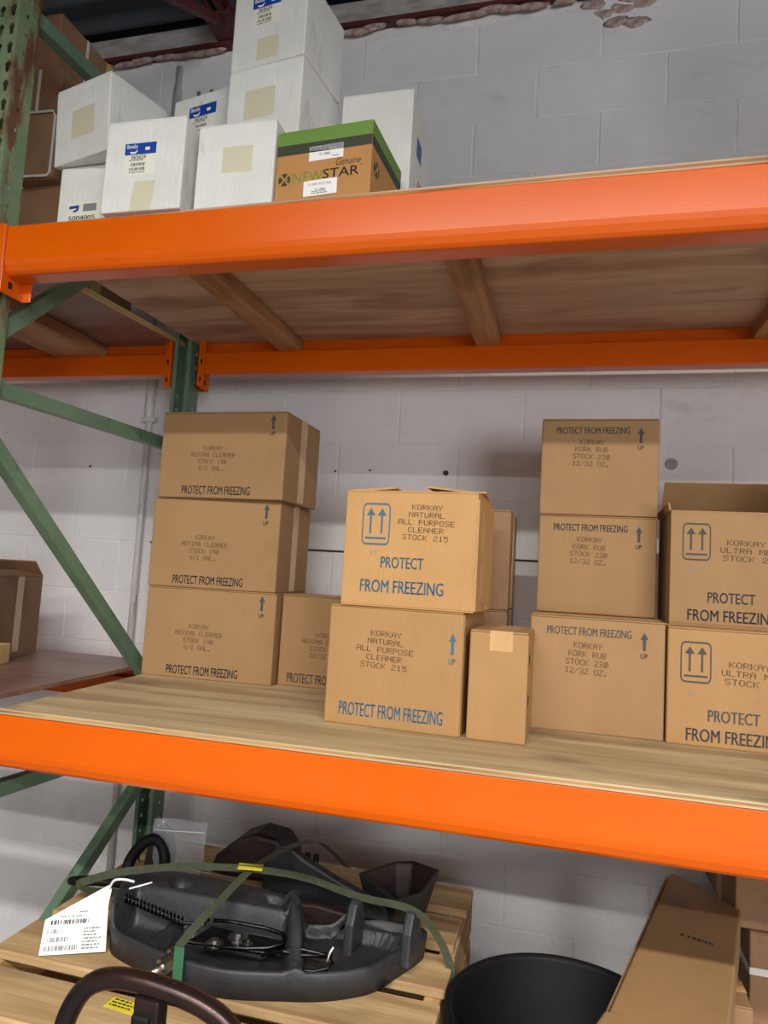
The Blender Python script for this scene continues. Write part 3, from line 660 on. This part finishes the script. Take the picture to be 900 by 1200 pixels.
# fifth wheel casting
PT = .70
OUT = [(-1.035,1.60),(-1.0,1.525),(-.90,1.484),(-.79,1.456),(-.675,1.452),(-.554,1.485),(-.464,1.518),(-.385,1.575),(-.346,1.646),(-.30,1.765),(-.33,1.80),(-.42,1.79),(-.50,1.735),(-.585,1.71),(-.74,1.725),(-.90,1.735),(-1.0,1.72),(-1.05,1.665)]
def catmull(P, n):
    o = []; N = len(P)
    for i in range(N):
        a,b,c,d = (Vector(P[(i+k-1)%N]) for k in range(4))
        for j in range(n):
            t = j/n; o.append(.5*((2*b)+(c-a)*t+(2*a-5*b+4*c-d)*t*t+(3*b-a-3*c+d)*t**3))
    return o
def sm(a,b,x): t = min(1,max(0,(x-a)/(b-a))); return t*t*(3-2*t)
def bump2(x,y,cx,cy,rx,ry,soft=.35):
    d = max(abs((x-cx)/rx),abs((y-cy)/ry)); return 1-sm(1-soft,1+soft*.3,d)
def fw_h(x,y,edge):
    xr = -.60+(1.66-y)*.42                                              # right flank of the raised back runs forward
    back = sm(1.595,1.635,y)*(1-sm(xr-.03,xr+.025,x))
    h = .026+(.112-.026)*back
    h = max(h, .028+.030*(1-sm(.014,.026,edge)))                         # thin rim
    h = max(h, .112*(1-sm(-1.005,-.975,x)))                              # left end wall
    fl = (1-sm(.012,.03,abs(x-xr)))*(.045+.065*sm(1.48,1.63,y))
    h = max(h, .02+fl)                                                   # flank rib
    h = max(h, .026+.030*bump2(x,y,-.872,1.55,.020,.12)*(1-back))       # rib between the left pan and the lock
    h -= .014*bump2(x,y,-.73,1.555,.10,.05,.2)*(1-back)
    h -= .09*(1-sm(.022,.030,math.hypot(x+.905,(y-1.672)*1.1)))*back      # socket
    h -= .02*bump2(x,y,-.66,1.675,.03,.02)*back
    h += .030*bump2(x,y,-.40,1.735,.12,.014)                            # wall behind the lugs
    return PT+max(.010,h)
t = thing('fifth_wheel_casting','black cast truck coupling plate strapped to the top pallet','truck part',(-.67,1.64,PT))
Cc = Vector((-.67,1.60)); B = catmull(OUT,8); NB = len(B); RN = 46
vs = []; fs = []
for i in range(1,RN+1):
    q = i/RN
    for b in B:
        p = Cc+(b-Cc)*q; e = (b-Cc).length*(1-q)
        z = fw_h(p.x,p.y,e) - (.006 if i == RN else 0)
        vs.append((p.x+.67,p.y-1.64,z-PT))
for i in range(RN-1):
    for k in range(NB): fs.append((i*NB+k,i*NB+(k+1)%NB,(i+1)*NB+(k+1)%NB,(i+1)*NB+k))
fs.append(tuple(range(NB))[::-1])
o0 = (RN-1)*NB; k0 = len(vs)
for k in range(NB): v = vs[o0+k]; vs.append((v[0]*.985,(v[1]+.04)*.985-.04,.0))
for k in range(NB): fs.append((o0+k,o0+(k+1)%NB,k0+(k+1)%NB,k0+k))
fs.append(tuple(range(k0,k0+NB)))
pl = MB().add(vs,fs).build('casting','cast',t,smooth=True)
def lug(x, y, hgt, wd=.085, th=.024, rz=0):
    P = [(-wd/2,0),(wd/2,0),(wd*.42,hgt*.62)] + [(wd*.30*math.cos(R(a)),hgt*.78+wd*.30*math.sin(R(a))) for a in range(10,171,20)] + [(-wd*.42,hgt*.62)]
    l = MB().prism(P,-th/2,th/2,lambda p,a:(a,p[0],p[1])).build('lug','cast',t,bevel=.006)
    l.location = (x+.67,y-1.64,.02); l.rotation_euler = (0,0,R(rz))
    hole = MB().lathe([(0,0),(.011,0),(.011,.002)],(0,0,0),14).build('pin_hole','slot',l)
    hole.rotation_euler = (0,R(90),0); hole.location = (th/2-.001,0,hgt*.74)
lug(-.462,1.70,.115,rz=-8); lug(-.325,1.70,.118,rz=-8)
def off(p): return (p[0]+.67,p[1]-1.64,p[2]-PT)
sp = []
for i in range(150):
    q = i/149; a = q*2*math.pi*16; c = Vector((-1.0+.17*q,1.575-.015*q,.802-.022*q)); sp.append(off(c+Vector((0,math.cos(a)*.0085,math.sin(a)*.0085))))
MB().tube(sp,.0022,5).build('spring','dark_steel',t,smooth=True)
def rod(P,r,m='steel',nm='rod'): MB().tube([off(p) for p in P],r,8).build(nm,m,t,smooth=True)
rod([(-1.02,1.577,.80),(-.85,1.56,.778),(-.79,1.562,.782),(-.775,1.575,.79)],.0035,'dark_steel')
rod([(-.765,1.575,.79),(-.72,1.58,.792),(-.64,1.585,.79),(-.60,1.585,.785),(-.585,1.575,.78),(-.59,1.56,.775),(-.615,1.545,.77),(-.66,1.53,.768),(-.75,1.51,.765)],.0045,'dark_steel')
MB().prism([(-.80,1.52),(-.60,1.54),(-.59,1.60),(-.78,1.60)],.756-PT,.764-PT,lambda p,a:(p[0]+.67,p[1]-1.64,a)).build('lock_plate','dark_steel',t,bevel=.003)
for x,y,z,r in ((-.735,1.525,.764,.021),(-.70,1.572,.764,.023),(-.665,1.55,.764,.011),(-.79,1.568,.782,.012)):
    o = MB().lathe([(0,.012),(r*.45,.012),(r*.5,.006),(r*.52,.004),(r,.003),(r,0)],(0,0,0),18).build('bolt','steel',t,smooth=False); o.location = off((x,y,z))
rod([(-.62,1.52,.765),(-.58,1.535,.775),(-.53,1.535,.775),(-.475,1.56,.77),(-.465,1.55,.765),(-.475,1.54,.755),(-.50,1.525,.752),(-.56,1.515,.752)],.004,'dark_steel','cable')
rod([(-.60,1.525,.77),(-.55,1.545,.782),(-.50,1.55,.778),(-.47,1.56,.772)],.004,'dark_steel','cable')
rod([(-.478,1.55,.765),(-.472,1.548,.785),(-.466,1.55,.796)],.0022,'white_strap','cable_tie')
# big bolt at the front
P0, P1 = Vector(off((-.797,1.458,.752))), Vector(off((-.835,1.39,.735)))
d = (P1-P0).normalized()
MB().tube([P0-d*.02,P1],.011,10).build('bolt_shank','steel',t,smooth=True)
MB().tube([P0-d*.012,P0+d*.002],.024,20).build('washer','steel',t)
MB().tube([P0+d*.002,P0+d*.028],.019,6).build('nut','steel',t,)
# bracket assembly behind the casting
t2 = thing('mounting_bracket','black steel mounting bracket with open pockets behind the coupling plate','truck part',(-.55,1.98,PT))
def b2(p): return (p[0]+.55,p[1]-1.98,p[2]-PT)
def scoop(opening, base, nm='pocket'):
    """open pocket: outer shell, brown inner faces, rim between"""
    n = len(opening); C0 = sum((Vector(p) for p in opening), Vector())/n; C1 = sum((Vector(p) for p in base), Vector())/n
    oi = [C0+(Vector(p)-C0)*.86 for p in opening]; bi = [C1+(Vector(p)-C1)*.8+Vector((0,0,.014)) for p in base]
    vs = [b2(p) for p in list(opening)+list(base)+oi+bi]; fs = []
    for k in range(n):
        q = (k+1)%n; fs += [(k,q,n+q,n+k),(k,q,2*n+q,2*n+k),(2*n+k,2*n+q,3*n+q,3*n+k)]
    fs += [tuple(range(n,2*n)),tuple(range(3*n,4*n))]
    me = MB().add(vs,fs).mesh(nm,'cast'); me.materials.append(M['cast_brown'])
    for p in me.polygons:
        if all(v >= 2*n for v in p.vertices): p.material_index = 1
    return link(nm,me,t2,.003,1)
scoop([(-.535,1.97,.785),(-.45,2.05,.80),(-.40,2.07,.802),(-.312,2.01,.812),(-.345,1.93,.775),(-.405,1.875,.768)],[(-.50,1.96,.70),(-.44,2.03,.70),(-.40,2.04,.70),(-.345,1.99,.70),(-.36,1.93,.70),(-.41,1.88,.70)])
hd = MB().prism([(-1.0,.0),(-.985,.05),(-.92,.105),(-.86,.130),(-.79,.122),(-.755,.08),(-.745,0)],2.00,2.12,lambda p,a:(p[0]+.55,a-1.98,p[1])).build('hood','cast_brown',t2,bevel=.012)
MB().prism([(-.79,.0),(-.77,.12),(-.74,.148),(-.70,.150),(-.66,.128),(-.56,.088),(-.46,.055),(-.425,.04),(-.42,.0)],1.885,1.915,lambda p,a:(p[0]+.55,a-1.98,p[1])).build('arm','cast',t2,bevel=.008)
MB().prism([(-.66,.0),(-.40,.0),(-.41,.03),(-.50,.04),(-.60,.05),(-.655,.045)],-.012,.012,lambda p,a:(p[0]+.55,-.15+a,p[1])).build('arm','cast_brown',t2,bevel=.006)
for x in (-.68,-.655): MB().tube([(x+.55,-.02,.0),(x+.55,-.02,.12)],.008,8).build('stud','dark_steel',t2,smooth=True)
MB().prism([(0,0),(.09,0),(.10,.06),(.085,.12),(.05,.14),(.015,.10)],-.012,.012,lambda p,a:(p[0]-.64,a-.02,p[1])).build('ear','cast',t2,bevel=.008)
# straps
def ribbon(name, label, P, wd, m, up_hint=None, cat='strap'):
    P = [Vector(p) for p in P]; vs = []; N = len(P); th = .0012
    for i, p in enumerate(P):
        d = (P[min(i+1,N-1)]-P[max(i-1,0)]).normalized(); s = d.cross(Vector(up_hint)).normalized(); nrm = s.cross(d).normalized()
        vs += [p-s*wd/2,p+s*wd/2,p+s*wd/2+nrm*th,p-s*wd/2+nrm*th]
    fs = [(0,1,2,3),tuple(4*(N-1)+k for k in (3,2,1,0))]
    for i in range(N-1):
        for k in range(4): fs.append((4*i+k,4*i+(k+1)%4,4*i+4+(k+1)%4,4*i+4+k))
    o = MB().add(vs,fs).build(name,m); return tag(o,label,cat,'green straps on the casting')
def smooth_path(P,n=6):
    P = [Vector(p) for p in P]; o = []
    for i in range(len(P)-1):
        a = P[max(i-1,0)]; b = P[i]; c = P[i+1]; d = P[min(i+2,len(P)-1)]
        for j in range(n): t_ = j/n; o.append(.5*((2*b)+(c-a)*t_+(2*a-5*b+4*c-d)*t_*t_+(3*b-a-3*c+d)*t_**3))
    return o+[P[-1]]
s1 = ribbon('strap','dark green strap running front to back over the black casting',smooth_path([(-.778,1.446,.79),(-.765,1.498,.815),(-.75,1.58,.838),(-.733,1.70,.862),(-.70,1.88,.860),(-.66,2.0,.835),(-.62,2.15,.72)]),.022,'strap',(0,0,1))
ft = MB().box((-.0115,-.001,0),(.0115,.001,.088)).build('strap_tail','strap_gloss',s1); ft.location = (-.775,1.443,.703)
s2 = ribbon('strap','dark green strap running side to side over the casting and down the pallet',smooth_path([(-1.00,1.655,.770),(-1.07,1.63,.778),(-1.125,1.60,.79),(-1.14,1.59,.802),(-1.12,1.588,.815),(-1.03,1.592,.848),(-.889,1.628,.870),(-.733,1.69,.866),(-.60,1.715,.857),(-.46,1.70,.842),(-.325,1.69,.838),(-.27,1.72,.78),(-.236,1.74,.70),(-.234,1.745,.62),(-.234,1.75,.50)]),.020,'strap',(0,1,.3))
o = MB().box((-.03,-.016,0),(.03,.016,.0012)).build('seal_tape','yellow'); o.location = (-.733,1.69,.8705); o.rotation_euler = (R(2),R(3),R(18)); tag(o,'yellow tape marker where the two green straps cross','tape')
# loose black hose end at left
t = thing('rubber_hose','black rubber hose loop lying left of the casting on the pallet','hose',(-1.135,1.70,PT))
MB().tube(smooth_path([(.06,.02,.06),(0,-.02,.075),(-.06,-.03,.07),(-.10,-.01,.06),(-.06,.04,.05),(.02,.07,.05),(.08,.1,.03)],6),.010,8).build('hose','rubber',t,smooth=True)
MB().tube(smooth_path([(.02,.10,.0),(-.02,.12,.06),(.01,.14,.12),(.05,.15,.13),(.08,.14,.09),(.09,.12,.0)],6),.016,8).build('hose_clip','rubber',t,smooth=True)
# plastic bag
t = thing('plastic_bag','clear zip plastic bag standing behind the casting in front of the rack post','bag',(-1.03,1.86,PT))
vs = []; fs = []; NX, NZ = 14, 16
for s in (0,1):
    for j in range(NZ+1):
        for i in range(NX+1):
            u = i/NX; v = j/NZ; wv = .105+.055*sm(0,.5,v)
            x = (u-.5)*wv*1.02 + .006*v; puff = .022*math.sin(math.pi*u)*(1-v)**.6+.001
            y = (-puff if s == 0 else puff) + .006*math.sin(7*u+5*v)+.004*math.sin(13*v+3*u)
            vs.append((x,y,.0+.185*v+.010*u*v))
for s in (0,1):
    for j in range(NZ):
        for i in range(NX):
            a = s*(NX+1)*(NZ+1)+j*(NX+1)+i; fs.append((a,a+1,a+NX+2,a+NX+1))
MB().add(vs,fs).build('bag','bag',t,smooth=True)
MB().tube([(-.075,-.006,.155),(0,-.009,.162),(.082,-.006,.168)],.0016,5).build('zip_seal','white_plastic',t)
# paper tag with tie
t = thing('shipping_tag','white printed shipping tag hanging from the casting onto the pallet','tag',(-1.08,1.50,PT))
c = [Vector(p) for p in ((-1.1306,1.4534,.703),(-1.0,1.514,.707),(-1.0341,1.5605,.7858),(-1.0404,1.5785,.8128),(-1.0497,1.5804,.8205),(-1.15,1.49,.7614))]
O = Vector((-1.08,1.50,PT)); nrm = (c[1]-c[0]).cross(c[5]-c[0]).normalized()
mb = MB(); n = len(c); mb.add([p-O for p in c]+[p-O-nrm*.0008 for p in c],[tuple(range(n)),tuple(range(n,2*n))[::-1]]+[(i,(i+1)%n,n+(i+1)%n,n+i) for i in range(n)])
mb.build('tag_sheet','label',t)
ux = (c[1]-c[0]); uy = (c[5]-c[0])
def on_tag(me,u,v,su,sv,name):
    o = link(name,me,t); fr = nrm if nrm.y < 0 else -nrm
    mtx = Matrix(((ux.x*su,fr.x,uy.x*sv,0),(ux.y*su,fr.y,uy.y*sv,0),(ux.z*su,fr.z,uy.z*sv,0),(0,0,0,1)))
    p = c[0]-O+ux*u+uy*v+fr*.0014; mtx.translation = p; o.matrix_local = mtx
for k,(v,su,n_) in enumerate(((.10,.5,24),(.34,.36,16),(.58,.26,12))): on_tag(bars_mesh(n_,'grey_ink',30+k),.06,v,su,.14,'barcode')
on_tag(bars_mesh(22,'black_ink',41),.10,.84,.58,.13,'barcode'); on_tag(lines_mesh(1,'grey_ink',40),.22,1.02,.5,.06,'small_print'); on_tag(lines_mesh(7,'grey_ink',42),.62,.06,.3,.66,'small_print'); on_tag(lines_mesh(1,'black_ink',43),.52,1.14,.2,.06,'small_print')
MB().tube(smooth_path([(-1.046-O.x,1.577-O.y,.814-PT),(-1.03-O.x,1.57-O.y,.838-PT),(-1.005-O.x,1.575-O.y,.842-PT),(-.985-O.x,1.585-O.y,.836-PT)],5),.003,6).build('zip_tie','white_plastic',t,smooth=True)
MB().tube([(-.985-O.x,1.565-O.y,.828-PT),(-.94-O.x,1.59-O.y,.84-PT)],.0022,6).build('zip_tie','white_plastic',t,smooth=True)
# hand truck in front of the pallet
t = thing('hand_truck','worn black hand truck with a looped tube handle in front of the pallets','hand truck',(-.46,.80,0))
H_ = [(-.118,0,.90),(-.118,0,1.0),(-.113,0,1.045),(-.088,0,1.085),(-.045,0,1.102),(.02,0,1.101),(.075,0,1.09),(.108,0,1.068),(.12,0,1.03),(.12,0,.9),(.10,0,.87),(-.10,0,.87)]
def cm(P,n):
    return [v for v in smooth_path(P+[P[0]],n)[:-1]]
MB().tube(cm(H_,5),.0125,12,True).build('handle_loop','tube',t,smooth=True)
MB().box((-.018,-.012,.12),(.016,.012,1.092)).build('spine','tube',t,bevel=.004)
MB().box((-.018,-.016,.90),(.006,.016,1.075)).build('cover','rubber',t,bevel=.004)
for z in (.25,.5,.75): MB().tube([(-.16,0,z),(.16,0,z)],.012,10).build('cross_bar','tube',t,smooth=True)
for s in (-1,1):
    MB().tube([(s*.16,0,.1),(s*.16,0,.76)],.013,10).build('side_rail','tube',t,smooth=True)
    wl = MB().lathe([(.0,-.025),(.05,-.025),(.055,-.03),(.11,-.03),(.12,-.018),(.12,.018),(.11,.03),(.055,.03),(.05,.025),(0,.025)],(0,0,0),28).build('wheel','rubber',t,smooth=True)
    wl.rotation_euler = (0,R(90),0); wl.location = (s*.205,-.07,.12)
MB().tube([(-.24,-.07,.12),(.24,-.07,.12)],.008,8).build('axle','dark_steel',t,smooth=True)
MB().box((-.18,-.012,.0),(.18,.15,.006)).box((-.18,-.012,.006),(.18,-.006,.14)).build('toe_plate','tube',t)
# round bin
t = thing('waste_bin','round black open bin between the pallets and the long carton','bin',(.018,1.655,0))
MB().lathe([(.0,0),(.185,0),(.19,.01),(.232,.66),(.236,.665),(.246,.668),(.25,.68),(.25,.695),(.244,.70),(.236,.70),(.230,.69),(.185,.02),(0,.015)],(0,0,0),56).build('body','rubber',t,smooth=True)
for s in (-1,1): MB().tube([(-.05,s*.236,.60),(-.045,s*.262,.60),(.045,s*.262,.60),(.05,s*.236,.60)],.008,8).build('handle','rubber',t,smooth=True)
# long carton resting on the bin rim and on the carton behind
t = thing('long_carton','long flat brown carton with crushed corners lying across the black bin','box',(.26,1.87,.701))
ax = Vector((.262,.965)); pr = Vector((.965,-.262))
def lp(u,v): p = Vector((.09,1.47))+ax*u+pr*v; return (p.x-.26,p.y-1.87)
poly = [lp(-.01,.012),lp(.0,.0),lp(.84,0),lp(.845,.012),lp(.735,.150),lp(.71,.19),lp(.0,.205),lp(-.012,.19)]
MB().prism(poly,0,.098,lambda p,a:(p[0],p[1],a)).build('body','kraft',t,bevel=.005)
MB().prism([lp(.03,-.0012),lp(.50,-.0012),lp(.50,-.004),(lp(.03,-.004))],.06,.099,lambda p,a:(p[0],p[1],a)).build('flap_edge','kraft_dull',t)
MB().prism([lp(.51,-.0012),lp(.80,-.0012),lp(.80,-.005),(lp(.51,-.005))],.05,.1,lambda p,a:(p[0],p[1],a)).build('flap_edge','kraft_dull',t)
MB().prism([lp(-.03,-.012),lp(.035,-.006),lp(.045,.03),lp(-.02,.05)],.06,.103,lambda p,a:(p[0],p[1],a)).build('crushed_corner','kraft',t,bevel=.006)
def top_print(me,u,v,su,sv,rot,nm):
    o = link(nm,me,t); p = lp(u,v); o.matrix_local = Matrix.Translation((p[0],p[1],.0988)) @ Matrix.Rotation(R(rot),4,'Z') @ Matrix.Rotation(R(-90),4,'X') @ Matrix.Diagonal((su,1,sv,1))
top_print(lines_mesh(4,'grey_ink',61),.62,.075,.07,.05,75,'small_print'); top_print(lines_mesh(2,'grey_ink',62),.52,.095,.03,.02,75,'small_print'); top_print(bars_mesh(8,'black_ink',63),.455,.075,.075,.012,-20,'printed_mark')
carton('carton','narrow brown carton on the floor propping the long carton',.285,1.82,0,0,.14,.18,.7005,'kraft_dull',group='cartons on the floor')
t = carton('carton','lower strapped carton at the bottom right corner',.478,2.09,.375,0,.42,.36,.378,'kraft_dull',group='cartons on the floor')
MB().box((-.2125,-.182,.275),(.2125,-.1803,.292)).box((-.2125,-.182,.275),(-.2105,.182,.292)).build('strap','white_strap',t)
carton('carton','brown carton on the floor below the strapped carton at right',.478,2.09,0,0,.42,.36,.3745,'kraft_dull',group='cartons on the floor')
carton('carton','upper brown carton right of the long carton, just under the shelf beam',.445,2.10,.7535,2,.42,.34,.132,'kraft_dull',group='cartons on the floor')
